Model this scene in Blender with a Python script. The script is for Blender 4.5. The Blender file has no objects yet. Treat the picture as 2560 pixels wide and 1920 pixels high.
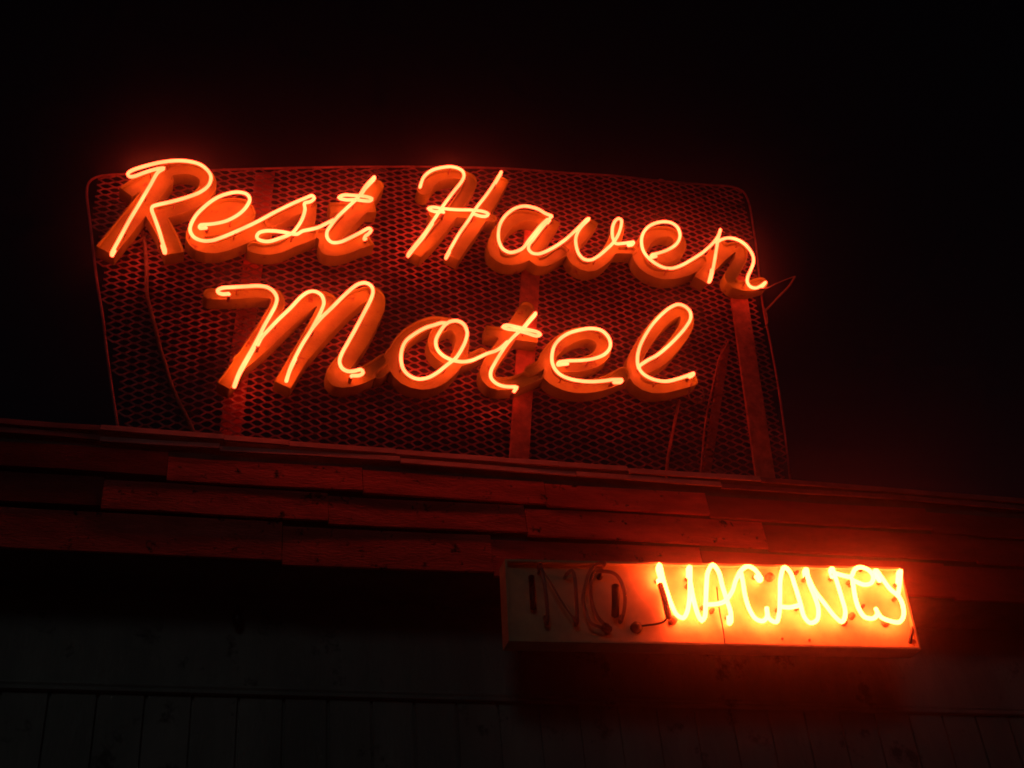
import bpy, bmesh, math, random
from mathutils import Vector, Matrix
random.seed(7)
S = bpy.context.scene
COL = S.collection

# ------------------------------------------------------------------ camera
F = 3172.0                       # focal length in photo pixels (2560 wide)
CAM = Vector((0.0, 0.0, 1.6))
xw = Vector((.9610, .0902, .2600)).normalized()      # world X in camera coords (right, down, forward)
zw = Vector((-.0801, -.8124, .5778)); zw = (zw - xw * zw.dot(xw)).normalized()
yw = zw.cross(xw).normalized()
D = 5.6                          # distance of the fascia plane from the camera

def at(u, v, y):                 # photo pixel -> point on the vertical plane Y = y
    c = Vector(((u - 1280) / F, (v - 960) / F, 1.0))
    d = Vector((c.dot(xw), c.dot(yw), c.dot(zw)))
    return CAM + d * (y / d.y)

cd = bpy.data.cameras.new('camera'); cam = bpy.data.objects.new('camera', cd); COL.objects.link(cam)
right = Vector((xw.x, yw.x, zw.x)); up = -Vector((xw.y, yw.y, zw.y)); back = -Vector((xw.z, yw.z, zw.z))
m = Matrix((right, up, back)).transposed().to_4x4(); m.translation = CAM
cam.matrix_world = m
cd.sensor_width = 36; cd.lens = 36 * F / 2560; cd.clip_start = .05; cd.clip_end = 2000
S.camera = cam

# ------------------------------------------------------------------ materials
def new_mat(name):
    mt = bpy.data.materials.new(name); mt.use_nodes = True
    nt = mt.node_tree; b = nt.nodes['Principled BSDF']
    return mt, nt, b

def painted(name, c1, c2, scale=8, rough=.6, bump=.15, metal=0.0, detail=6, stretch=(1, 1, 1), spots=None, spec=.4, bscale=60):
    mt, nt, b = new_mat(name); N = nt.nodes; L = nt.links
    tc = N.new('ShaderNodeTexCoord'); mp = N.new('ShaderNodeMapping'); mp.inputs['Scale'].default_value = stretch
    L.new(tc.outputs['Object'], mp.inputs['Vector'])
    n = N.new('ShaderNodeTexNoise'); n.inputs['Scale'].default_value = scale; n.inputs['Detail'].default_value = detail; n.inputs['Roughness'].default_value = .62
    L.new(mp.outputs[0], n.inputs['Vector'])
    r = N.new('ShaderNodeValToRGB'); r.color_ramp.elements[0].position = .36; r.color_ramp.elements[1].position = .66
    r.color_ramp.elements[0].color = (*c1, 1); r.color_ramp.elements[1].color = (*c2, 1)
    L.new(n.outputs['Fac'], r.inputs['Fac']); out = r.outputs['Color']
    if spots:                     # scattered dirt or peeled flecks: (colour, scale, threshold)
        v = N.new('ShaderNodeTexNoise'); v.inputs['Scale'].default_value = spots[1]; v.inputs['Detail'].default_value = 7; v.inputs['Roughness'].default_value = .7
        L.new(tc.outputs['Object'], v.inputs['Vector'])
        q = N.new('ShaderNodeValToRGB'); q.color_ramp.elements[0].position = spots[2]; q.color_ramp.elements[1].position = spots[2] + .07
        L.new(v.outputs['Fac'], q.inputs['Fac'])
        mx = N.new('ShaderNodeMixRGB'); L.new(q.outputs['Color'], mx.inputs['Fac']); L.new(out, mx.inputs['Color1']); mx.inputs['Color2'].default_value = (*spots[0], 1)
        out = mx.outputs['Color']
    L.new(out, b.inputs['Base Color'])
    b.inputs['Roughness'].default_value = rough; b.inputs['Metallic'].default_value = metal
    b.inputs['Specular IOR Level'].default_value = spec
    n2 = N.new('ShaderNodeTexNoise'); n2.inputs['Scale'].default_value = bscale; n2.inputs['Detail'].default_value = 5
    L.new(mp.outputs[0], n2.inputs['Vector'])
    bp = N.new('ShaderNodeBump'); bp.inputs['Strength'].default_value = bump; bp.inputs['Distance'].default_value = .01
    L.new(n2.outputs['Fac'], bp.inputs['Height']); L.new(bp.outputs[0], b.inputs['Normal'])
    return mt

def glow(name, col, strength=1.0, vary=.12):
    mt, nt, b = new_mat(name); N = nt.nodes; L = nt.links
    b.inputs['Base Color'].default_value = (.4, .2, .15, 1); b.inputs['Roughness'].default_value = .1
    # the gas does not burn quite evenly along the tube
    tc = N.new('ShaderNodeTexCoord'); n = N.new('ShaderNodeTexNoise'); n.inputs['Scale'].default_value = 5
    L.new(tc.outputs['Object'], n.inputs['Vector'])
    mr = N.new('ShaderNodeMapRange'); mr.inputs['From Min'].default_value = .35; mr.inputs['From Max'].default_value = .65
    mr.inputs['To Min'].default_value = strength * (1 - vary); mr.inputs['To Max'].default_value = strength * (1 + vary)
    L.new(n.outputs['Fac'], mr.inputs['Value']); L.new(mr.outputs[0], b.inputs['Emission Strength'])
    b.inputs['Emission Color'].default_value = (*col, 1)
    return mt

M = {}
M['neon'] = glow('neon_gas', (13.5, .86, .27), 1.0, .18)
M['neon_hot'] = glow('neon_gas_bright', (70.0, 4.2, .72), 1.0, .10)
M['channel'] = painted('channel_paint', (.24, .22, .035), (.42, .43, .06), 3.2, .5, .25, spots=((.20, .07, .03), 9, .60), spec=.3)
M['mesh'] = painted('expanded_metal', (.34, .09, .10), (.68, .22, .24), 9, .5, .2, metal=.2, spots=((.14, .05, .04), 5, .60))
M['post'] = painted('painted_post', (.40, .10, .07), (.74, .20, .14), 16, .7, .3, spots=((.16, .07, .05), 30, .6))
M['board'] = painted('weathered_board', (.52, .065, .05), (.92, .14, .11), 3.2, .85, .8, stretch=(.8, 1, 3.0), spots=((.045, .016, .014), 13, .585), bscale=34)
M['board_dark'] = painted('smooth_board_shaded', (.22, .030, .026), (.40, .056, .046), 4, .85, .3, stretch=(.6, 1, 2))  # board colour darkened: light falling off toward the fascia ends is painted in
M['trim_dark'] = painted('trim_shaded', (.26, .08, .075), (.46, .15, .14), 6, .7, .2)  # trim colour darkened for the same painted fall-off
M['trim'] = painted('trim_strip', (.50, .22, .21), (.78, .36, .34), 6, .6, .3, stretch=(.6, 1, 1))
M['wall'] = painted('lower_wall_paint', (.20, .23, .21), (.36, .38, .35), 2.2, .85, .5, stretch=(1, 1, .3), spots=((.09, .10, .09), 4, .58))
M['soffit'] = painted('soffit_board', (.10, .08, .07), (.18, .14, .12), 5, .9, .4)
M['roof'] = painted('roof_felt', (.04, .04, .04), (.09, .085, .08), 12, .95, .6)
M['tray'] = painted('tray_enamel', (.60, .50, .30), (.78, .66, .38), 9, .5, .08, spots=((.36, .16, .07), 15, .68))
M['wire'] = painted('old_wire', (.16, .08, .07), (.34, .18, .15), 30, .6, .2)
M['black'] = painted('blockout_paint', (.012, .008, .008), (.03, .018, .015), 20, .35, .1)
M['porcelain'] = painted('dirty_porcelain', (.30, .13, .06), (.46, .22, .12), 30, .35, .1)
M['ground'] = painted('asphalt', (.035, .035, .036), (.065, .064, .062), 2.2, .9, .6)
mt, nt, b = new_mat('dead_glass_tube')
b.inputs['Base Color'].default_value = (.62, .42, .38, 1); b.inputs['Roughness'].default_value = .08
b.inputs['Transmission Weight'].default_value = .8; b.inputs['IOR'].default_value = 1.3
M['glass'] = mt
M['dead'] = painted('blackened_tube_leg', (.10, .04, .03), (.22, .09, .05), 40, .3, .05)

# ------------------------------------------------------------------ object helpers
def tag(o, label=None, cat=None, group=None, kind=None):
    if label: o['label'] = label
    if cat: o['category'] = cat
    if group: o['group'] = group
    if kind: o['kind'] = kind
    return o

def empty(name, loc, label, cat):
    o = bpy.data.objects.new(name, None); COL.objects.link(o); o.location = loc
    o.empty_display_size = .2
    return tag(o, label, cat)

def link(name, verts, faces, mat, parent=None, smooth=False, label=None):
    me = bpy.data.meshes.new(name)
    me.from_pydata([tuple(v) for v in verts], [], faces)
    me.update()
    if smooth:
        for p in me.polygons: p.use_smooth = True
    me.materials.append(mat)
    o = bpy.data.objects.new(name, me); COL.objects.link(o)
    if parent:
        o.parent = parent
        off = Vector((0, 0, 0)); q = parent
        while q: off += q.location; q = q.parent
        o.location = -off           # parts are modelled in world coordinates
    if label: o['label'] = label
    return o

class MB:
    def __init__(s): s.v = []; s.f = []
    def add(s, v, f):
        k = len(s.v); s.v += [Vector(p) for p in v]; s.f += [tuple(i + k for i in q) for q in f]
    def box(s, x0, x1, y0, y1, z0, z1):
        s.hexa([(x0, y0, z0), (x1, y0, z0), (x1, y1, z0), (x0, y1, z0), (x0, y0, z1), (x1, y0, z1), (x1, y1, z1), (x0, y1, z1)])
    def hexa(s, c):
        s.add(c, [(0, 1, 5, 4), (1, 2, 6, 5), (2, 3, 7, 6), (3, 0, 4, 7), (4, 5, 6, 7), (3, 2, 1, 0)])
    def tube(s, pts, r, n=8, caps=True):
        pts = [Vector(p) for p in pts]
        if not isinstance(r, (list, tuple)): r = [r] * len(pts)
        rings = []; nrm = None
        for i, p in enumerate(pts):
            t = (pts[min(i + 1, len(pts) - 1)] - pts[max(i - 1, 0)])
            if t.length < 1e-9: t = Vector((0, 0, 1))
            t.normalize()
            if nrm is None:
                nrm = t.orthogonal().normalized()
            else:
                nrm = nrm - t * nrm.dot(t)
                if nrm.length < 1e-5: nrm = t.orthogonal()
                nrm.normalize()
            bn = t.cross(nrm)
            rings.append([p + (nrm * math.cos(a) + bn * math.sin(a)) * r[i] for a in [2 * math.pi * k / n for k in range(n)]])
        k = len(s.v)
        for g in rings: s.v += g
        for i in range(len(rings) - 1):
            for j in range(n):
                a = k + i * n + j; b_ = k + i * n + (j + 1) % n
                s.f.append((a, b_, b_ + n, a + n))
        if caps:
            for i, sg in ((0, -1), (len(pts) - 1, 1)):
                t = (pts[min(i + 1, len(pts) - 1)] - pts[max(i - 1, 0)]).normalized() * sg
                s.v.append(pts[i] + t * r[i] * .7); c = len(s.v) - 1
                for j in range(n):
                    a = k + i * n + j; b_ = k + i * n + (j + 1) % n
                    s.f.append((b_, a, c) if sg < 0 else (a, b_, c))
    def build(s, name, mat, parent=None, smooth=False, label=None):
        return link(name, s.v, s.f, mat, parent, smooth, label)

def crom(P, step=.012):
    """Catmull-Rom through 3-D points, resampled at about `step`."""
    P = [Vector(p) for p in P]
    if len(P) < 3:
        return P
    Q = [P[0] * 2 - P[1]] + P + [P[-1] * 2 - P[-2]]
    out = []
    for i in range(1, len(Q) - 2):
        p0, p1, p2, p3 = Q[i - 1:i + 3]
        t01 = max((p1 - p0).length, 1e-4) ** .5; t12 = max((p2 - p1).length, 1e-4) ** .5; t23 = max((p3 - p2).length, 1e-4) ** .5
        m1 = (p2 - p1 + t12 * ((p1 - p0) / t01 - (p2 - p0) / (t01 + t12)))
        m2 = (p2 - p1 + t12 * ((p3 - p2) / t23 - (p3 - p1) / (t12 + t23)))
        n = max(2, int((p2 - p1).length / step))
        for k in range(n):
            t = k / n
            out.append(p1 * (2 * t ** 3 - 3 * t * t + 1) + m1 * (t ** 3 - 2 * t * t + t) + p2 * (-2 * t ** 3 + 3 * t * t) + m2 * (t ** 3 - t * t))
    out.append(P[-1])
    return out

# crop windows the strokes were measured in: origin x, origin y, scale
CR = {'A': (240, 380, .16878), 'B': (460, 440, .22604), 'C': (1000, 400, .18079), 'D': (1220, 480, .18083),
      'E': (1560, 520, .19892), 'F': (500, 680, .21700), 'G': (940, 760, .19892), 'H': (1340, 740, .19892),
      'V': (1600, 1360, .32550), 'N': (1220, 1360, .28933)}
def px(c, pts):
    x, y, s = CR[c]
    return [(x + a * s, y + b * s) for a, b in pts]

# ------------------------------------------------------------------ planes of the sign
YM = D + .06          # expanded metal panel
YC = D - .06          # faces of the channel letters
YT = D - .100         # neon tubes
KX = 2.28e-3          # metres per photo pixel near the sign

sign = empty('rooftop_sign', at(1100, 1110, YM), 'large rooftop sign with glowing red script letters on a rusty diamond mesh panel', 'sign')

# ---- mesh panel outline (photo px)
outline_px = [(297, 1085), (272, 919), (255, 780), (243, 707), (226, 562), (217, 478), (222, 457), (240, 443), (330, 434), (547, 425), (720, 420), (900, 417), (1074, 417),
              (1276, 422), (1400, 431), (1540, 440), (1646, 452), (1780, 463), (1832, 467), (1857, 478), (1869, 498), (1886, 588), (1909, 776), (1927, 863), (1950, 995), (1978, 1215)]
OL = [at(u, v, YM) for u, v in outline_px]
def inside(x, z, P=None):
    c = False; P = P or OL; j = len(P) - 1
    for i in range(len(P)):
        xi, zi, xj, zj = P[i].x, P[i].z, P[j].x, P[j].z
        if (zi > z) != (zj > z) and x < (xj - xi) * (z - zi) / (zj - zi) + xi: c = not c
        j = i
    return c

# expanded metal: staggered diamonds, ribbon-like strands
def expanded_metal():
    mb = MB(); w, h = .102, .047
    x0 = min(p.x for p in OL); x1 = max(p.x for p in OL); z0 = min(p.z for p in OL); z1 = max(p.z for p in OL)
    ni = int((x1 - x0) / (w / 2)) + 2; nj = int((z1 - z0) / (h / 2)) + 2
    def node(i, j):
        X = x0 + i * w / 2; Z = z0 + j * h / 2
        q = math.sin(i * 12.9898 + j * 78.233) * 43758.5453; q -= math.floor(q)
        e = math.sin(i * 39.346 + j * 11.135) * 24634.6345; e -= math.floor(e)
        dent = .012 * math.sin(X * 2.3 + 1) * math.sin(Z * 3.1) + .006 * math.sin(X * 5.7 + Z * 4)
        return Vector((X + (q - .5) * .007, YM + dent + (e - .5) * .003, Z + (e - .5) * .004 + .010 * math.sin(X * 1.9 + .4) + .004 * math.sin(X * 6.1 + Z * 2)))
    for j in range(nj):
        for i in range(ni):
            if (i + j) % 2: continue
            for dj in (1, -1):
                a = node(i, j); b_ = node(i + 1, j + dj)
                if not (inside(a.x, a.z) and inside(b_.x, b_.z)): continue
                # S-bent strand: flat at the knuckles, steeper between
                k0 = a + Vector((w * .085, 0, 0)); k1 = b_ - Vector((w * .085, 0, 0))
                t = .0052; dp = .0035
                up_ = Vector((0, -.0012, t * .9))
                vs = []
                for p in (a, k0, k1, b_):
                    vs += [p + up_, p - up_, p - up_ + Vector((0, .004, -.001)), p + up_ + Vector((0, .004, -.001))]
                fs = []
                for s_ in range(3):
                    o = s_ * 4
                    for q in range(4):
                        fs.append((o + q, o + (q + 1) % 4, o + 4 + (q + 1) % 4, o + 4 + q))
                mb.add(vs, fs)
    return mb
panel = expanded_metal().build('mesh_panel', M['mesh'], sign)
fr = MB(); fr.tube(crom(OL, .05), .0075, 6); fr.build('edge_rod', M['mesh'], panel)

# ---- posts behind the panel
def post(tl, tr, br, bl, y, th=.05, name='post', mat=None):
    mb = MB()
    c = [at(*bl, y), at(*br, y), at(*br, y) + Vector((0, th, 0)), at(*bl, y) + Vector((0, th, 0)),
         at(*tl, y), at(*tr, y), at(*tr, y) + Vector((0, th, 0)), at(*tl, y) + Vector((0, th, 0))]
    mb.hexa(c)
    o = mb.build(name, mat or M['post'], sign)
    bv = o.modifiers.new('bevel', 'BEVEL'); bv.width = .006; bv.segments = 2
    return o
YP = YM - .029
post((640, 430), (688, 430), (600, 1105), (545, 1105), YM + .075, .03, mat=M['board'])
post((1312, 560), (1358, 560), (1323, 1150), (1273, 1150), YP, .019)
post((1820, 690), (1862, 690), (1940, 1196), (1890, 1196), YP, .019)
post((1808, 860), (1826, 860), (1772, 1225), (1750, 1225), YM + .10, .04, 'brace')
for pts, r in (([(1822, 850), (1812, 872), (1799, 893), (1790, 930), (1779, 980), (1764, 1053), (1750, 1210)], .006),
               ([(1697, 1000), (1694, 1020), (1682, 1080), (1669, 1154), (1664, 1210)], .010)):
    mb = MB(); mb.tube(crom([at(u, v, YM - .02) for u, v in pts]), r, 7); mb.build('cable', M['post'], sign, True)
mb = MB(); mb.tube(crom([at(u, v, YM - .02) for u, v in [(352, 560), (360, 600), (366, 660), (368, 738), (376, 775), (387, 815), (400, 870), (411, 906), (426, 955), (440, 990), (476, 1062), (490, 1095)]]), .0115, 8)
mb.build('conduit', M['wire'], sign, True)
# loose wires and the bent bracket
def wire(c, pts, r, ys, name='wire', mat='wire', parent=sign):
    q = px(c, pts) if c else pts
    P = []
    for k, (u, v) in enumerate(q):
        y = ys if not isinstance(ys, (list, tuple)) else ys[0] + (ys[1] - ys[0]) * k / (len(q) - 1)
        P.append(at(u, v, y))
    mb = MB(); mb.tube(crom(P), r, 6); return mb.build(name, M[mat], parent, True)
wire('A', [(500, 1375), (620, 1320), (700, 1265), (745, 1215)], .005, YM - .03)
wire('H', [(1960, 1095), (1930, 1160), (1915, 1230), (1945, 1300), (2010, 1340), (2085, 1310), (2115, 1240), (2100, 1190), (2060, 1130)], .0045, [YC, YM - .02])
wire('E', [(1700, 1010), (1800, 1005), (1900, 955), (2050, 893), (2150, 858)], .0045, [YC + .02, YC - .10])
wire('E', [(2152, 862), (2090, 960), (2050, 1010), (1950, 1110), (1850, 1215), (1775, 1290)], .0080, [YC - .10, YM - .01], 'bracket')
wire('E', [(1755, 1240), (1790, 1330), (1800, 1450), (1770, 1500)], .005, YM - .02)

# ------------------------------------------------------------------ channel letters (distance field -> outline -> extrusion)
# stroke = (crop, width in photo px, points, flat_start, flat_end)
def seg_d(x, z, segs, w):
    best = 9
    for (ax, az, bx, bz, il) in segs:
        px_, pz = x - ax, z - az
        dx, dz = bx - ax, bz - az
        h = (px_ * dx + pz * dz) * il
        h = 0 if h < 0 else 1 if h > 1 else h
        qx = px_ - dx * h; qz = pz - dz * h
        d = qx * qx + qz * qz
        if d < best: best = d
    return math.sqrt(best) - w

LET = {
 'R': [('A', 50, [(130, 1460), (300, 1260), (500, 1010), (700, 760), (860, 560), (1000, 400)], 1, 0),
       ('A', 42, [(440, 590), (560, 510), (760, 400), (1000, 280), (1300, 235), (1500, 270), (1640, 370), (1660, 500), (1540, 660), (1300, 790), (1040, 870), (860, 900)], 1, 0),
       ('A', 48, [(860, 880), (960, 1050), (1060, 1230), (1170, 1500)], 0, 1)],
 'e': [('B', 44, [(250, 590), (460, 560), (640, 470), (700, 400), (640, 320), (470, 320), (300, 400), (160, 560), (120, 680), (190, 760), (330, 780), (500, 735), (700, 650), (900, 540)], 0, 0),
       ('B', 34, [(300, 470), (520, 400)], 0, 0)],
 's': [('B', 34, [(900, 540), (1100, 430), (1280, 350), (1400, 320)], 0, 0),
       ('B', 36, [(1390, 330), (1380, 470), (1300, 600), (1190, 720), (1050, 790), (880, 810), (780, 790)], 0, 0),
       ('B', 30, [(1180, 740), (1320, 690), (1450, 630)], 0, 0)],
 't': [('B', 44, [(2125, 100), (2000, 290), (1860, 440), (1700, 610), (1590, 730), (1600, 810), (1740, 800), (1900, 740), (2060, 690)], 0, 1),
       ('B', 34, [(1610, 345), (2120, 350)], 1, 1), ('B', 34, [(1500, 640), (1600, 640)], 0, 0)],
 'H': [('C', 36, [(330, 420), (440, 270), (600, 200), (800, 190), (960, 240), (980, 300), (880, 480), (740, 690), (560, 930), (380, 1140), (210, 1300)], 0, 1),
       ('C', 38, [(1430, 240), (1320, 440), (1150, 710), (980, 980), (850, 1160), (730, 1340)], 1, 1),
       ('C', 28, [(470, 745), (900, 740), (1270, 800)], 0, 0)],
 'a': [('D', 38, [(820, 410), (650, 340), (460, 320), (300, 400), (160, 560), (95, 720), (110, 850), (230, 930), (380, 930), (500, 880), (600, 780)], 0, 0),
       ('D', 34, [(930, 390), (790, 600), (660, 790), (620, 880), (700, 960), (820, 945), (960, 860), (1090, 780)], 1, 0)],
 'v': [('D', 34, [(1090, 780), (1200, 700), (1320, 570), (1460, 390)], 0, 1),
       ('D', 36, [(1190, 720), (1170, 860), (1230, 970), (1370, 1030), (1500, 990), (1630, 880), (1720, 740), (1790, 560), (1810, 430)], 0, 0),
       ('D', 26, [(1720, 800), (2060, 800)], 0, 0)],
 'e2': [('E', 38, [(400, 620), (560, 600), (690, 510), (700, 400), (610, 310), (470, 290), (330, 340), (230, 460), (190, 600), (250, 720), (400, 810), (560, 830), (720, 800), (880, 730), (1010, 650)], 0, 0)],
 'n': [('E', 38, [(1210, 440), (1110, 640), (960, 900)], 0, 1),
       ('E', 36, [(1100, 720), (1230, 590), (1380, 490), (1470, 500), (1470, 620), (1400, 760), (1340, 880), (1390, 950), (1540, 975), (1740, 930)], 0, 0)],
 'M': [('F', 34, [(120, 250), (360, 250), (700, 230), (870, 260), (900, 350), (800, 540), (640, 780), (440, 1080), (270, 1310)], 0, 1),
       ('F', 42, [(480, 1020), (700, 840), (950, 600), (1180, 390), (1360, 290), (1470, 310), (1420, 480), (1300, 700), (1140, 980), (950, 1300)], 0, 1),
       ('F', 44, [(1140, 980), (1400, 680), (1650, 420), (1850, 270), (2010, 250), (2040, 350), (1960, 560), (1830, 800), (1680, 1010), (1560, 1170), (1590, 1240), (1780, 1220), (1980, 1130), (2130, 1030)], 0, 0)],
 'o': [('G', 38, [(20, 850), (150, 730), (220, 620)], 0, 0),
       ('G', 36, [(960, 250), (740, 220), (520, 300), (340, 440), (240, 620), (250, 800), (370, 940), (560, 1000), (760, 960), (930, 820), (1040, 650), (1090, 480), (1060, 330), (960, 250)], 0, 0),
       ('G', 26, [(960, 250), (780, 330), (720, 450), (740, 580), (860, 690), (1000, 740), (1150, 690), (1330, 600)], 0, 0)],
 't2': [('G', 38, [(1900, 40), (1760, 260), (1570, 560), (1440, 750), (1400, 880), (1460, 980), (1620, 1000), (1820, 960), (2000, 880), (2120, 830)], 0, 0),
        ('G', 34, [(1380, 330), (2030, 420)], 1, 1)],
 'e3': [('H', 40, [(-50, 950), (80, 880), (160, 800)], 0, 0),
        ('H', 40, [(330, 880), (560, 860), (760, 790), (850, 680), (830, 560), (700, 470), (540, 470), (370, 540), (220, 660), (130, 800), (130, 930), (220, 1040), (360, 1110), (530, 1140), (700, 1130), (860, 1090), (1000, 1030), (1110, 970)], 0, 0)],
 'l': [('H', 38, [(1320, 920), (1560, 790), (1760, 580), (1890, 370), (1890, 230), (1790, 180), (1640, 250), (1470, 430), (1320, 650), (1230, 850), (1250, 1010), (1370, 1120), (1530, 1150), (1700, 1120), (1850, 1080), (1950, 1050)], 0, 0)],
}
WORDS = [['R', 'e', 's', 't'], ['H'], ['a', 'v', 'e2', 'n'], ['M', 'o', 't2', 'e3', 'l']]
LAB = {'R': 'capital script R', 'e': 'small script e', 's': 'small script s', 't': 'small script t', 'H': 'capital script H', 'a': 'small script a',
       'v': 'small script v', 'e2': 'small script e', 'n': 'small script n', 'M': 'capital script M', 'o': 'small script o', 't2': 'small script t', 'e3': 'small script e', 'l': 'tall script l'}
WORDOF = {**{k: 'first word' for k in ('R', 'e', 's', 't')}, **{k: 'second word' for k in ('H', 'a', 'v', 'e2', 'n')}, **{k: 'lower word' for k in ('M', 'o', 't2', 'e3', 'l')}}

class Field:
    def __init__(s, key):
        s.st = []; xs = []; zs = []
        for c, w, pts, f0, f1 in LET[key]:
            P = crom([at(u, v, YC) for u, v in px(c, pts)], .03)
            segs = []
            for a, b_ in zip(P, P[1:]):
                l2 = (b_.x - a.x) ** 2 + (b_.z - a.z) ** 2
                if l2 > 1e-10: segs.append((a.x, a.z, b_.x, b_.z, 1 / l2))
            caps = []
            if f0: d = (P[0] - P[1]).normalized(); caps.append((P[0].x, P[0].z, d.x, d.z))
            if f1: d = (P[-1] - P[-2]).normalized(); caps.append((P[-1].x, P[-1].z, d.x, d.z))
            s.st.append((segs, w * KX / 2, caps)); xs += [p.x for p in P]; zs += [p.z for p in P]
        s.bb = (min(xs) - .1, max(xs) + .1, min(zs) - .1, max(zs) + .1)
    def __call__(s, x, z):
        if x < s.bb[0] or x > s.bb[1] or z < s.bb[2] or z > s.bb[3]: return .2
        best = 9
        for segs, w, caps in s.st:
            d = seg_d(x, z, segs, w)
            for cx, cz, dx, dz in caps:
                q = (x - cx) * dx + (z - cz) * dz
                if q > d and (x - cx) ** 2 + (z - cz) ** 2 < (w * 1.7) ** 2: d = q
            if d < best: best = d
        return best
FLD = {k: Field(k) for k in LET}
GRID = .0075; LETTER = {}
def letter_mesh(key, mates):
    f0 = FLD[key]; oth = [FLD[k] for k in mates if k != key]
    def f(x, z):
        d = f0(x, z)
        if d > .03: return d
        for o in oth:
            e = o(x, z)
            q = (d - e) / 2 + .0006
            if q > d: d = q
        return d
    x0, x1, z0, z1 = f0.bb; nx = int((x1 - x0) / GRID) + 1; nz = int((z1 - z0) / GRID) + 1
    V = [[f(x0 + i * GRID, z0 + j * GRID) for j in range(nz + 1)] for i in range(nx + 1)]
    verts = []; idx = {}; faces = []; edges = []
    def vid(k, x, z):
        if k not in idx: idx[k] = len(verts); verts.append((x, z))
        return idx[k]
    for i in range(nx):
        for j in range(nz):
            cs = [(i, j), (i + 1, j), (i + 1, j + 1), (i, j + 1)]
            vals = [V[a][b_] for a, b_ in cs]
            if min(vals) >= 0: continue
            poly = []; cuts = []
            for k in range(4):
                a, b_ = cs[k], cs[(k + 1) % 4]; va, vb = vals[k], vals[(k + 1) % 4]
                if va < 0: poly.append(vid(a, x0 + a[0] * GRID, z0 + a[1] * GRID))
                if (va < 0) != (vb < 0):
                    t = va / (va - vb); t = min(max(t, .04), .96)
                    key_ = (min(a, b_), max(a, b_))
                    q = vid(key_, x0 + (a[0] + (b_[0] - a[0]) * t) * GRID, z0 + (a[1] + (b_[1] - a[1]) * t) * GRID)
                    poly.append(q); cuts.append((q, va < 0))
            if len(poly) >= 3: faces.append(tuple(poly))
            if len(cuts) == 2:
                a = [q for q, s_ in cuts if s_][0]; b_ = [q for q, s_ in cuts if not s_][0]
                edges.append((a, b_))
    # smooth nothing: field is exact.  front face, rim and returns
    n = len(verts); RIM = .0050; DEP = .026
    grad = {}
    for a, b_ in edges:
        for q in (a, b_):
            if q not in grad:
                x, z = verts[q]; e = .003
                g = Vector((f(x + e, z) - f(x - e, z), f(x, z + e) - f(x, z - e)))
                grad[q] = g.normalized() if g.length > 1e-6 else Vector((0, 0))
    out = [Vector((x, YC + DEP, z)) for x, z in verts]; F_ = list(faces)
    fi = {}; ii = {}; bi = {}
    for q, g in grad.items():
        x, z = verts[q]
        fi[q] = len(out); out.append(Vector((x, YC, z)))
        ii[q] = len(out); out.append(Vector((x - g.x * RIM, YC, z - g.y * RIM)))
        bi[q] = len(out); out.append(Vector((x - g.x * RIM, YC + DEP + .001, z - g.y * RIM)))
        bi[(q, 1)] = len(out); out.append(Vector((x, YM - .032, z)))
    for a, b_ in edges:
        F_.append((fi[a], fi[b_], ii[b_], ii[a]))
        F_.append((ii[a], ii[b_], bi[b_], bi[a]))
        F_.append((bi[(a, 1)], bi[(b_, 1)], fi[b_], fi[a]))
    lab = 'orange channel letter, ' + LAB[key] + ' of the ' + WORDOF[key]
    o = link('channel_letter', out, F_, M['channel'], sign, False, lab)
    bm = bmesh.new(); bm.from_mesh(o.data); bmesh.ops.recalc_face_normals(bm, faces=bm.faces); bm.to_mesh(o.data); bm.free()
    return o
for w in WORDS:
    for k in w: LETTER[k] = letter_mesh(k, w if len(w) > 1 else ['H', 'a'])

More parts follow.
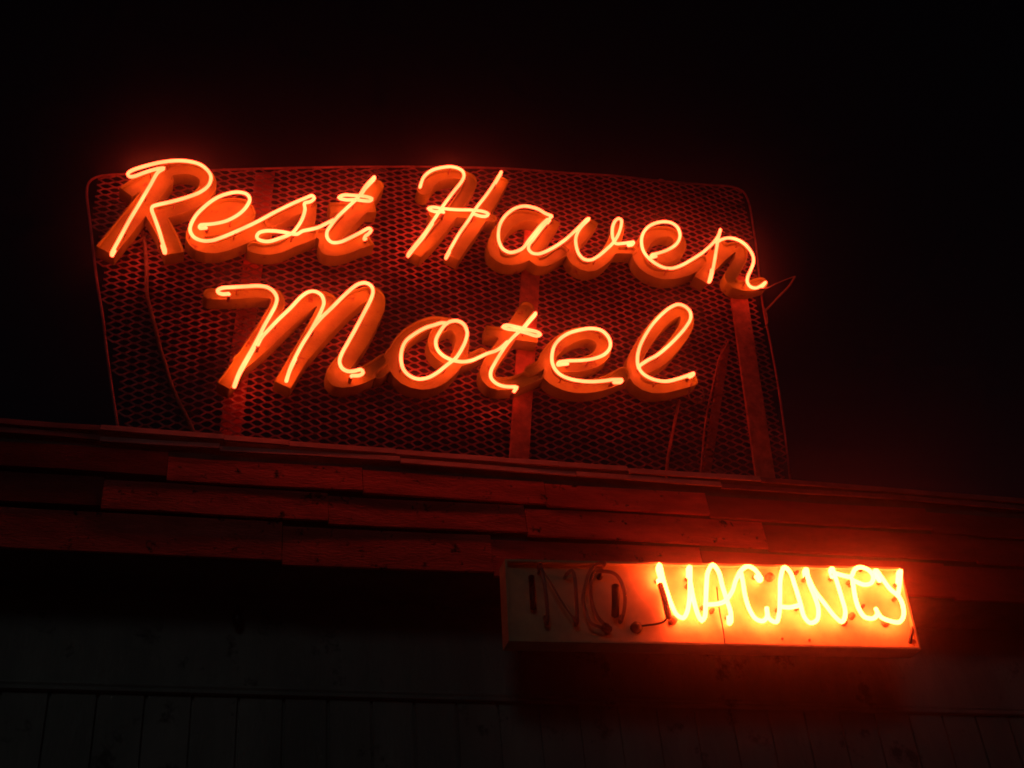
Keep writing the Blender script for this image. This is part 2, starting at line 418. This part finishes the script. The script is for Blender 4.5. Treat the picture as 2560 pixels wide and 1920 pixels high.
# ------------------------------------------------------------------ neon tubes
# each: (letter, crop, points, back_start, back_end) ; back = length in m doubled back behind, None = joined on
TB = [
 ('R', 'A', [(240, 1480), (340, 1300), (480, 1040), (640, 770), (800, 500), (920, 300), (1010, 240), (900, 252), (720, 305), (560, 362), (500, 365), (472, 335), (490, 300), (560, 262), (750, 202), (950, 155), (1200, 128), (1400, 143), (1550, 190), (1660, 280), (1703, 370), (1670, 490), (1550, 590), (1350, 670), (1100, 740), (900, 785), (838, 808), (825, 850), (870, 980), (940, 1180), (990, 1350), (1022, 1445)], .05, .06),
 ('e', 'B', [(185, 540), (330, 528), (480, 492), (620, 412), (700, 325), (728, 255), (695, 202), (600, 178), (450, 205), (330, 260), (220, 345), (130, 440), (75, 545), (72, 620), (115, 680), (200, 715), (300, 715), (420, 678), (600, 603), (800, 510), (1000, 402)], .05, None),
 ('s', 'B', [(1000, 402), (1200, 305), (1340, 245), (1420, 218), (1440, 245), (1395, 285), (1335, 300), (1338, 370), (1310, 470), (1250, 570), (1190, 635), (1050, 692), (950, 722), (880, 722), (820, 700), (805, 665), (830, 628), (900, 608), (1000, 608), (1100, 620), (1200, 640), (1250, 643), (1310, 610), (1400, 590), (1480, 570), (1560, 532), (1650, 485)], None, .02),
 ('t', 'B', [(2105, 10), (2010, 110), (1930, 230), (1800, 355), (1700, 450), (1630, 540), (1580, 625), (1588, 690), (1640, 735), (1720, 732), (1820, 692), (1940, 632), (2050, 578), (2072, 600), (2040, 640), (2005, 665)], .15, .02),
 ('t', 'B', [(1900, 262), (1780, 262), (1712, 240), (1760, 212), (1880, 215), (2000, 225), (2080, 250), (2060, 275), (1980, 272), (1900, 262)], None, None),
 ('H', 'C', [(290, 330), (330, 235), (430, 150), (560, 108), (700, 93), (800, 113), (870, 160), (885, 220), (850, 300), (740, 440), (620, 600), (540, 720), (440, 870), (330, 1030), (200, 1190), (125, 1285)], .03, .34),
 ('H', 'C', [(1400, 165), (1320, 300), (1190, 490), (1050, 670), (950, 830), (830, 1000), (730, 1170), (650, 1315)], .10, .06),
 ('H', 'C', [(600, 715), (480, 712), (390, 672), (440, 652), (600, 672), (800, 688), (1000, 692), (1150, 712), (1222, 745), (1190, 778), (1110, 775), (1020, 745)], .0, .0),
 ('a', 'D', [(880, 330), (790, 295), (700, 240), (600, 208), (500, 195), (370, 228), (250, 318), (170, 440), (143, 580), (158, 700), (210, 790), (300, 835), (400, 818), (490, 768), (545, 690), (640, 570), (740, 450), (820, 380)], .0, .02),
 ('a', 'D', [(880, 335), (820, 410), (720, 530), (630, 650), (568, 730), (560, 785), (605, 840), (690, 856), (800, 822), (950, 742), (1080, 652)], .05, None),
 ('v', 'D', [(1080, 652), (1190, 550), (1290, 452), (1370, 375), (1398, 368), (1300, 470), (1240, 560), (1213, 650), (1225, 770), (1265, 870), (1330, 930), (1420, 940), (1520, 890), (1640, 790), (1740, 690), (1805, 580), (1843, 450), (1842, 385), (1810, 367), (1762, 395), (1725, 480), (1718, 570), (1730, 650), (1765, 710), (1850, 712), (1950, 700), (2010, 690)], None, .04),
 ('e2', 'E', [(360, 585), (430, 568), (540, 530), (640, 470), (692, 400), (702, 320), (670, 240), (600, 188), (500, 172), (380, 196), (285, 256), (232, 340), (220, 430), (240, 530), (300, 620), (400, 700), (500, 748), (600, 758), (720, 722), (850, 650), (980, 568)], .05, None),
 ('n', 'E', [(980, 568), (1080, 480), (1140, 415), (1190, 340), (1212, 272), (1190, 360), (1165, 500), (1140, 650), (1112, 800), (1090, 895)], None, .13),
 ('n', 'E', [(1165, 430), (1240, 392), (1320, 376), (1410, 393), (1500, 440), (1570, 510), (1620, 600), (1627, 680), (1592, 780), (1557, 860), (1550, 930), (1590, 990), (1650, 1006), (1710, 985), (1778, 935)], .0, .03),
 ('M', 'F', [(330, 250), (270, 256), (215, 240), (202, 212), (250, 186), (400, 174), (550, 165), (680, 160), (780, 178), (850, 228), (885, 300), (870, 380), (820, 480), (740, 620), (670, 760), (600, 890), (520, 1030), (450, 1160), (402, 1285)], .0, .34),
 ('M', 'F', [(670, 830), (710, 755), (800, 655), (900, 550), (1040, 418), (1170, 282), (1260, 227), (1330, 225), (1400, 268), (1427, 350), (1400, 440), (1350, 540), (1280, 670), (1180, 830), (1100, 980), (1035, 1120), (1003, 1220)], .0, .16),
 ('M', 'F', [(1300, 640), (1400, 525), (1520, 410), (1640, 290), (1750, 190), (1830, 137), (1910, 125), (1970, 158), (1993, 225), (1970, 310), (1900, 450), (1800, 640), (1700, 820), (1630, 950), (1608, 1030), (1635, 1105), (1700, 1143), (1780, 1140), (1855, 1125), (1880, 1158), (1840, 1190), (1750, 1195)], .0, .0),
 ('o', 'G', [(890, 240), (820, 238), (740, 262), (620, 300), (480, 380), (372, 470), (325, 580), (315, 700), (345, 820), (420, 900), (520, 942), (640, 930), (760, 870), (900, 760), (1000, 682), (1070, 580), (1130, 450), (1143, 340), (1100, 252), (1020, 212), (930, 222), (860, 272), (790, 370), (752, 460), (762, 550), (820, 630), (900, 682), (980, 710), (1080, 726), (1200, 710), (1300, 668)], .0, None),
 ('t2', 'G', [(1300, 668), (1400, 622), (1500, 590), (1580, 540), (1650, 475)], None, .0),
 ('t2', 'G', [(2005, 115), (1920, 212), (1820, 330), (1730, 410), (1640, 512), (1560, 632), (1490, 750), (1443, 850), (1447, 930), (1500, 990), (1580, 1028), (1680, 1042), (1770, 1045), (1740, 1090)], .12, .0),
 ('t2', 'G', [(1750, 326), (1650, 312), (1592, 290), (1640, 266), (1750, 285), (1900, 320), (2040, 358), (2066, 385), (2020, 402), (1900, 366), (1750, 326)], None, None),
 ('e3', 'H', [(295, 830), (400, 815), (560, 810), (720, 788), (850, 740), (920, 668), (935, 590), (900, 502), (820, 432), (700, 408), (560, 425), (420, 465), (310, 532), (230, 630), (202, 740), (205, 840), (240, 920), (310, 990), (420, 1040), (560, 1067), (700, 1076), (850, 1066), (960, 1052), (1075, 1050)], .07, .05),
 ('l', 'H', [(1310, 870), (1400, 810), (1520, 745), (1650, 640), (1780, 512), (1890, 380), (1945, 272), (1932, 190), (1870, 130), (1790, 105), (1710, 132), (1590, 222), (1470, 350), (1370, 500), (1300, 650), (1275, 780), (1287, 890), (1340, 970), (1430, 1030), (1550, 1066), (1660, 1070), (1780, 1042), (1900, 1002), (1980, 970)], .02, .03),
]
def tube_path(c, pts, yt, yface, b0, b1, seed, deep=.03):
    """lit path of a tube and the painted-out legs that dive into the box"""
    rnd = random.Random(seed)
    base = [at(u, v, yt + rnd.uniform(-.004, .004)) for u, v in px(c, pts)]
    P = crom(base, .012)
    def ending(P, back):
        tail = []; acc = 0; k = len(P) - 1; t = (P[-1] - P[-2]).normalized()
        if back > 0:
            tail += [P[-1] + t * .006 + Vector((0, deep * .35, 0)), P[-1] + t * .005 + Vector((0, deep * .75, 0))]
            while k > 0 and acc < back:
                tail.append(P[k] + Vector((0, deep, 0))); acc += (P[k] - P[k - 1]).length; k -= 1
        else:
            tail.append(P[-1] + t * .003 + Vector((0, .008, 0)))
        l = tail[-1].copy(); l.y = yface + .02
        return tail, [tail[-1] + Vector((0, .003, 0)), l]
    out = list(P); legs = []
    if b1 is not None:
        a, b_ = ending(P, b1); out += a; legs.append(b_)
    if b0 is not None:
        a, b_ = ending(list(reversed(P)), b0); out = list(reversed(a)) + out; legs.append(b_)
    return out, legs
for n_, (k, c, pts, b0, b1) in enumerate(TB):
    mb = MB(); lit, ends = tube_path(c, pts, YT, YC, b0, b1, n_)
    mb.tube(lit, .0100, 8); mb.build('neon_tube', M['neon'], LETTER[k], True)
    for e in ends:
        mb = MB(); mb.tube(e, .0105, 8); mb.build('tube_end', M['dead'], LETTER[k], True)

sup = MB(); sup.tube([(0, .004, 0), (0, .012, 0), (0, .016, 0), (0, YC + .03 - YT, 0)], [.0085, .0085, .0045, .0045], 8)
sup_me = None
for n_, (k, c, pts, b0, b1) in enumerate(TB):
    P = crom([at(u, v, YT) for u, v in px(c, pts)], .012); acc = .12; dist = FLD[k]
    for a, b_ in zip(P, P[1:]):
        acc += (b_ - a).length
        if acc > .30 and dist(b_.x, b_.z) < -.02:
            acc = 0
            o = sup.build('tube_support', M['porcelain'], None, True) if sup_me is None else bpy.data.objects.new('tube_support', sup_me)
            if sup_me is None: sup_me = o.data
            else: COL.objects.link(o)
            o.parent = LETTER[k]; o.location = Vector((b_.x, YT, b_.z))

# ------------------------------------------------------------------ vacancy sign
YV = D - .15; YB = YV + .045
TL, TR, BR, BL = (1262, 1398), (2250, 1419), (2303, 1624), (1272, 1603)
f4 = [at(u, v, YV) for u, v in (TL, TR, BR, BL)]
vac = empty('vacancy_sign', (f4[2] + f4[3]) / 2, 'long shallow tray sign under the fascia, lit neon word beside unlit letters', 'sign')
back = [p + Vector((0, .10, 0)) for p in f4]
cen = sum((p for p in f4), Vector()) / 4
def plate(quad, y, th, name, mat, parent):
    mb = MB(); c = [Vector((p.x, y, p.z)) for p in quad]; e = [p + Vector((0, th, 0)) for p in c]
    # order: bottom-left, bottom-right front/back then top
    mb.hexa([c[3], c[2], e[2], e[3], c[0], c[1], e[1], e[0]])
    return mb.build(name, mat, parent)
inner = [p + (cen - p).normalized() * .006 for p in f4]
plate(inner, YB - .004, .012, 'back_panel', M['tray'], vac)
mb = MB()
for i in range(4):                  # four returns with a small folded lip
    a, b_ = f4[i], f4[(i + 1) % 4]; t = (b_ - a).normalized(); nrm = Vector((t.z, 0, -t.x))
    if nrm.dot(cen - a) < 0: nrm = -nrm
    th = .003; ext = t * th
    mb.hexa([a, b_, b_ + Vector((0, .11, 0)), a + Vector((0, .11, 0)), a + nrm * th + ext, b_ + nrm * th - ext, b_ + nrm * th - ext + Vector((0, .11, 0)), a + nrm * th + ext + Vector((0, .11, 0))])
    w = .012
    mb.hexa([a + Vector((0, -.002, 0)), b_ + Vector((0, -.002, 0)), b_ + Vector((0, .0005, 0)), a + Vector((0, .0005, 0)),
             a + nrm * w + t * w + Vector((0, -.002, 0)), b_ + nrm * w - t * w + Vector((0, -.002, 0)), b_ + nrm * w - t * w + Vector((0, .0005, 0)), a + nrm * w + t * w + Vector((0, .0005, 0))])
mb.build('tray_sides', M['tray'], vac)
YU = YB - .058
VT = [
 ([(165, 290), (138, 190), (150, 158), (175, 260), (205, 360), (240, 460), (285, 545), (330, 568), (362, 520), (380, 420), (385, 300), (385, 178)], .03, .05),
 ([(388, 300), (410, 420), (450, 555), (475, 590), (497, 560), (505, 450), (510, 330), (522, 215), (560, 160), (602, 210), (632, 320), (670, 440), (695, 520), (700, 590)], .0, .05),
 ([(505, 465), (580, 462), (650, 440), (710, 360), (735, 280), (780, 200), (830, 172), (880, 195), (930, 262)], .0, .04),
 ([(775, 215), (790, 290), (808, 400), (840, 500), (890, 575), (945, 592), (978, 550), (972, 490), (990, 570), (1045, 600), (1068, 540), (1075, 400), (1080, 260), (1110, 178), (1150, 212), (1190, 320), (1230, 450), (1262, 560), (1305, 605), (1358, 585), (1370, 500), (1340, 400), (1300, 300), (1280, 195)], .02, .05),
 ([(1085, 482), (1145, 487), (1225, 470)], .0, .0),
 ([(1290, 250), (1335, 345), (1420, 460), (1500, 560), (1550, 598), (1577, 530), (1545, 400), (1512, 290), (1480, 190)], .0, .04),
 ([(1500, 225), (1560, 242), (1620, 250), (1650, 195), (1695, 178), (1755, 200), (1790, 245), (1778, 298), (1720, 312), (1650, 285)], .0, .0),
 ([(1632, 270), (1640, 330), (1655, 420), (1682, 500), (1725, 560), (1790, 572), (1825, 530), (1812, 500), (1850, 560), (1925, 592), (1990, 600), (2022, 560), (2018, 470), (1985, 400), (1925, 350), (1865, 270), (1820, 205)], .0, .06),
 ([(2003, 208), (1995, 300), (1982, 395)], .08, .0),
]
for n_, (pts, b0, b1) in enumerate(VT):
    lit, ends = tube_path('V', pts, YU, YB - .02, b0, b1, 50 + n_, .03)
    mb = MB(); mb.tube(lit, .0118, 8)
    t_ = mb.build('neon_tube', M['neon_hot'], vac, True, 'lit pale yellow neon tube of the second word')
    for e in ends:
        mb = MB(); mb.tube(e, .011, 8); mb.build('tube_end', M['porcelain'], t_, True)
# dead letters
NT = [([(450, 172), (462, 215), (480, 300), (500, 430), (512, 560), (514, 665)], .03, .04, 'glass', .0095),
      ([(462, 215), (540, 330), (620, 470), (700, 590), (768, 668)], .0, .0, 'glass', .005),
      ([(690, 250), (725, 225), (748, 290), (756, 370), (765, 500), (771, 672)], .0, .04, 'glass', .0095),
      ([(1010, 163), (940, 172), (880, 235), (840, 360), (820, 480), (850, 600), (900, 692), (955, 712), (1040, 742)], .0, .0, 'glass', .0085),
      ([(1060, 728), (990, 680), (935, 610), (900, 510), (885, 400), (893, 300), (930, 232), (1000, 236), (1080, 250), (1130, 290), (1162, 360), (1182, 450), (1178, 560), (1155, 655)], .0, .05, 'glass', .0095)]
for n_, (pts, b0, b1, mk, r) in enumerate(NT):
    lit, ends = tube_path('N', pts, YU, YB - .02, b0, b1, 80 + n_, .03)
    mb = MB(); mb.tube(lit, r, 10)
    for e in ends: mb.tube(e, r, 10)
    mb.build('unlit_tube', M[mk], vac, True, 'unlit dark glass tube of the first word')
for c, pts, r, y in (('N', [(1100, 360), (1103, 480), (1098, 620)], .020, YU + .005), ('N', [(1490, 345), (1520, 450), (1545, 560), (1562, 640)], .017, YU + .01),
                     ('V', [(2100, 640), (2085, 700), (2075, 760)], .010, YU + .03), ('N', [(375, 280), (385, 420), (392, 560)], .016, YU + .03)):
    mb = MB(); mb.tube([at(u, v, min(y, YB - r - .002)) for u, v in px(c, pts)], r, 10); mb.build('electrode_sleeve', M['black'], vac, True)
wire('N', [(1545, 640), (1520, 670), (1450, 692), (1380, 700), (1330, 708), (1275, 720)], .006, [YU + .01, YB - .02], 'wire', 'black', vac)
wire('V', [(590, 330), (600, 430), (612, 520), (632, 620), (645, 700), (652, 765)], .0035, [YU + .02, YB - .012], 'wire', 'black', vac)
def insulator(c, u, v, r, h, mat='porcelain'):
    p = at(*px(c, [(u, v)])[0], YB - .005); mb = MB()
    prof = [(0, r), (.25, r), (.32, r * .72), (.5, r * .7), (.58, r * .95), (.72, r * .95), (.8, r * .6), (1, r * .5)]
    mb.tube([p - Vector((0, h * a, 0)) for a, _ in prof], [q for _, q in prof], 12)
    mb.build('insulator', M[mat], vac, True)
for a in (('N', 1275, 730, .030, .034, 'black'), ('N', 1590, 668, .022, .034), ('V', 990, 262, .024, .034), ('V', 1620, 560, .018, .034), ('V', 1560, 612, .016, .034), ('V', 1880, 612, .022, .034),
          ('V', 545, 520, .013, .034), ('N', 960, 290, .016, .034, 'black'), ('N', 1010, 730, .022, .034, 'black'), ('V', 362, 488, .010, .034, 'black'), ('V', 1098, 210, .010, .034, 'black'), ('V', 1195, 228, .010, .034, 'black'),
          ('V', 1700, 488, .010, .034, 'black'), ('V', 1690, 205, .010, .034, 'black'), ('V', 1092, 728, .007, .01), ('V', 1300, 738, .007, .01), ('V', 2090, 755, .014, .02)):
    insulator(*a)

# ------------------------------------------------------------------ the motel building
def zat(u, v, y): return at(u, v, y).z
XL, XR = at(-420, 1200, D).x, at(2900, 1250, D).x
YW = D + .42
bld = empty('motel_building', (0, D + 1.5, 0), 'low motel building with weathered lapped board fascia and dark panelled wall below', 'building')

def board(x0, x1, ztop, zbot, y, lean, th=.022, name='fascia_board', mat='board', dz0=0., dz1=0., seed=0):
    """lapped board; bottom edge stands `lean` proud; slightly uneven edges"""
    rnd = random.Random(seed); n = max(2, int((x1 - x0) / .22)); vs = []; fs = []
    ph = rnd.uniform(0, 9)
    for i in range(n + 1):
        t = i / n; x = x0 + (x1 - x0) * t; dz = dz0 + (dz1 - dz0) * t + .0035 * math.sin(x * 3.1 + ph) + rnd.uniform(-.0015, .0015)
        dy = .004 * math.sin(x * 2.2 + ph * 2) + rnd.uniform(-.001, .001)
        vs += [(x, y + dy, ztop + dz), (x, y - lean + dy, zbot + dz), (x, y - lean + th + dy, zbot + dz), (x, y + th + dy, ztop + dz)]
    for i in range(n):
        o = i * 4
        for q in range(4): fs.append((o + q, o + (q + 1) % 4, o + 4 + (q + 1) % 4, o + 4 + q))
    fs += [(0, 3, 2, 1), (4 * n, 4 * n + 1, 4 * n + 2, 4 * n + 3)]
    return link(name, vs, fs, M[mat], bld)
zr = lambda v: zat(636, v, D)
Z = dict(t1=zr(1094), t1b=zr(1108), t2=zr(1117), t2b=zr(1130), b1=zr(1150), b1b=zr(1211), b2=zr(1220), b2b=zr(1293), b3=zr(1304), b3b=zr(1403))
def xa(u, v): return at(u, v, D).x
rows = [
 ('t1', 't1b', [xa(250, 1075), xa(560, 1090), xa(722, 1112), xa(990, 1130), xa(1395, 1150), xa(1570, 1170), xa(1900, 1190)], .014, 'trim', 'fascia_trim'),
 ('t2', 't2b', [xa(250, 1090), xa(550, 1110), xa(1000, 1140), xa(1440, 1180), xa(1800, 1200)], .012, 'trim', 'fascia_trim'),
 ('b1', 'b1b', [xa(420, 1150), xa(906, 1175), xa(1360, 1200), xa(1760, 1220), xa(2300, 1230)], .030, 'board', 'fascia_board'),
 ('b2', 'b2b', [xa(260, 1200), xa(820, 1240), xa(1310, 1262), xa(1900, 1280), xa(2400, 1280)], .030, 'board', 'fascia_board'),
 ('b3', 'b3b', [xa(706, 1330), xa(1230, 1390), xa(1750, 1380), xa(2350, 1380)], .030, 'board', 'fascia_board')]
sd = 0
for a, b_, cuts, lean, mat, nm in rows:
    xs = [XL] + sorted(cuts) + [XR]
    for i in range(len(xs) - 1):
        sd += 1; rnd = random.Random(sd * 7)
        board(xs[i] + .0015, xs[i + 1] - .0015, Z[a], Z[b_], D + rnd.uniform(-.002, .002), lean * .5 * rnd.uniform(.9, 1.1), .02 if nm == 'fascia_board' else .012, nm, mat + ('_dark' if xs[i] > xa(1720, 1220) or xs[i + 1] < xa(470, 1150) else ''),  # outer pieces take the darkened colours, so both ends fade into shade
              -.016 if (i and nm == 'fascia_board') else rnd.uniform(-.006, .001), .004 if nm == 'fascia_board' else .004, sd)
# sheathing behind the boards, soffit, roof
mb = MB(); mb.box(XL, XR, D + .034, D + .06, Z['b3b'] + .01, Z['t1'] + .0); mb.build('fascia_backing', M['soffit'], bld)
mb = MB(); mb.box(XL, XR, D + .062, YW + .3, Z['b3b'] + .02, Z['b3b'] + .045); mb.build('soffit', M['soffit'], bld)
zt = Z['t1'] - .05
mb = MB(); mb.hexa([(XL, D + .30, zt - .06), (XR, D + .30, zt - .06), (XR, D + 7, zt - .06), (XL, D + 7, zt - .06), (XL, D + .30, zt - .03), (XR, D + .30, zt - .03), (XR, D + 7, zt + .15), (XL, D + 7, zt + .15)])
mb.build('roof', M['roof'], bld)
mb = MB(); mb.box(XL, XR, D + .064, D + .298, zt - .055, zt - .035); mb.build('gutter_board', M['soffit'], bld)
# lower wall: plain band, moulding, then upright panelling with grooves
zs = Z['b3b'] + .02
zm0 = zat(1280, 1738, YW); zm1 = zat(1280, 1762, YW)
mb = MB()
zz = zs; k = 0
hband = (zs - zm0) / 2
mb.box(XL, XR, YW + .008, YW + .03, zm0 + hband + .004, zs); mb.box(XL, XR, YW, YW + .03, zm0, zm0 + hband)
mb.build('wall_band', M['wall'], bld)
mb = MB()
prof = [(0, 0), (-.018, -.002), (-.022, -.014), (-.014, -.024), (-.024, -.034), (-.024, -.046), (0, -.050)]
vs = []; fs = []
for i, (dy, dz) in enumerate(prof):
    vs += [(XL, YW - .002 + dy, zm0 + .004 + dz), (XR, YW - .002 + dy, zm0 + .004 + dz)]
for i in range(len(prof) - 1): fs.append((2 * i, 2 * i + 1, 2 * i + 3, 2 * i + 2))
link('moulding', vs, fs, M['wall'], bld)
mb = MB(); xg = at(115, 1800, YW).x; pitch = (at(930, 1800, YW).x - xg) / 7.0
k0 = int((XL - xg) / pitch) - 1; x = xg + k0 * pitch
while x < XR:
    a = max(x + .008, XL); b_ = min(x + pitch - .008, XR)
    if b_ > a: mb.box(a, b_, YW + .004 + random.uniform(0, .003), YW + .03, 0.05, zm0 - .044)
    x += pitch
mb.box(XL, XR, YW + .024, YW + .2, 0, zs - .001)
mb.build('wall_panelling', M['wall'], bld)
mb = MB(); mb.box(XL, XL + .15, YW + .21, D + 6.9, 0, zs); mb.box(XR - .15, XR, YW + .21, D + 6.9, 0, zs); mb.box(XL + .16, XR - .16, D + 6.75, D + 6.9, 0, zs)
mb.build('side_and_back_walls', M['wall'], bld)
mb = MB(); mb.tube(crom([at(u, v, YW - .03) for u, v in [(960, 1476), (1050, 1479), (1150, 1481), (1215, 1482), (1262, 1484)]]), .012, 8); mb.build('conduit', M['wire'], bld, True)
p = at(1212, 1481, YW - .03); mb = MB(); mb.tube([p + Vector((-.02, 0, 0)), p + Vector((.02, 0, 0))], .018, 10); mb.build('conduit_clamp', M['trim'], bld, True)

q = at(592, 1548, YW); mb = MB()
mb.tube([q + Vector((0, .005, .07)), q + Vector((0, -.03, .06)), q + Vector((0, -.04, .02))], .008, 6)
mb.tube([q + Vector((0, -.04, .03)), q + Vector((0, -.04, -.005)), q + Vector((0, -.04, -.05))], [.014, .026, .02], 10)
mb.build('socket', M['black'], bld, True)

# ------------------------------------------------------------------ ground, sky, haze, light
mb = MB(); mb.add([(-400, -400, 0), (400, -400, 0), (400, 400, 0), (-400, 400, 0)], [(0, 1, 2, 3)])
tag(mb.build('ground', M['ground']), 'dark asphalt parking lot in front of the motel', None, None, 'structure')

W = bpy.data.worlds.new('World'); S.world = W; W.use_nodes = True
sk = W.node_tree.nodes.new('ShaderNodeTexSky'); sk.sky_type = 'NISHITA'; sk.sun_disc = False
sk.sun_elevation = math.radians(18); sk.sun_rotation = math.radians(200)
bg = W.node_tree.nodes['Background']; W.node_tree.links.new(sk.outputs[0], bg.inputs['Color']); bg.inputs['Strength'].default_value = .00035
sun = bpy.data.lights.new('sun', 'SUN'); sun.energy = .028; sun.angle = math.radians(12); sun.color = (.92, 1, 1)
so = bpy.data.objects.new('sun', sun); COL.objects.link(so); so.rotation_euler = (math.radians(72), 0, math.radians(-20)); so.location = (0, -5, 8)

mt = bpy.data.materials.new('glow_haze'); mt.use_nodes = True; nt = mt.node_tree; nt.nodes.clear()
pv = nt.nodes.new('ShaderNodeVolumePrincipled'); out = nt.nodes.new('ShaderNodeOutputMaterial'); nt.links.new(pv.outputs[0], out.inputs['Volume'])
pv.inputs['Color'].default_value = (.95, .76, .76, 1); pv.inputs['Density'].default_value = .012; pv.inputs['Anisotropy'].default_value = .981  # even volume added to spread a lens-like halo round the neon
mb = MB(); mb.box(-500, 500, -500, 500, -1, 9)
HZ = mb.build('glow_haze', mt); tag(HZ, 'thin added mist standing in for lens glow round the neon tubes', None, None, 'stuff')

# ------------------------------------------------------------------ render settings
S.view_settings.view_transform = 'Standard'; S.view_settings.look = 'None'; S.view_settings.gamma = 1; S.view_settings.exposure = 0
S.cycles.use_denoising = True; S.cycles.filter_width = 1.7
S.cycles.max_bounces = 6; S.cycles.volume_bounces = 0; S.cycles.sample_clamp_indirect = 3
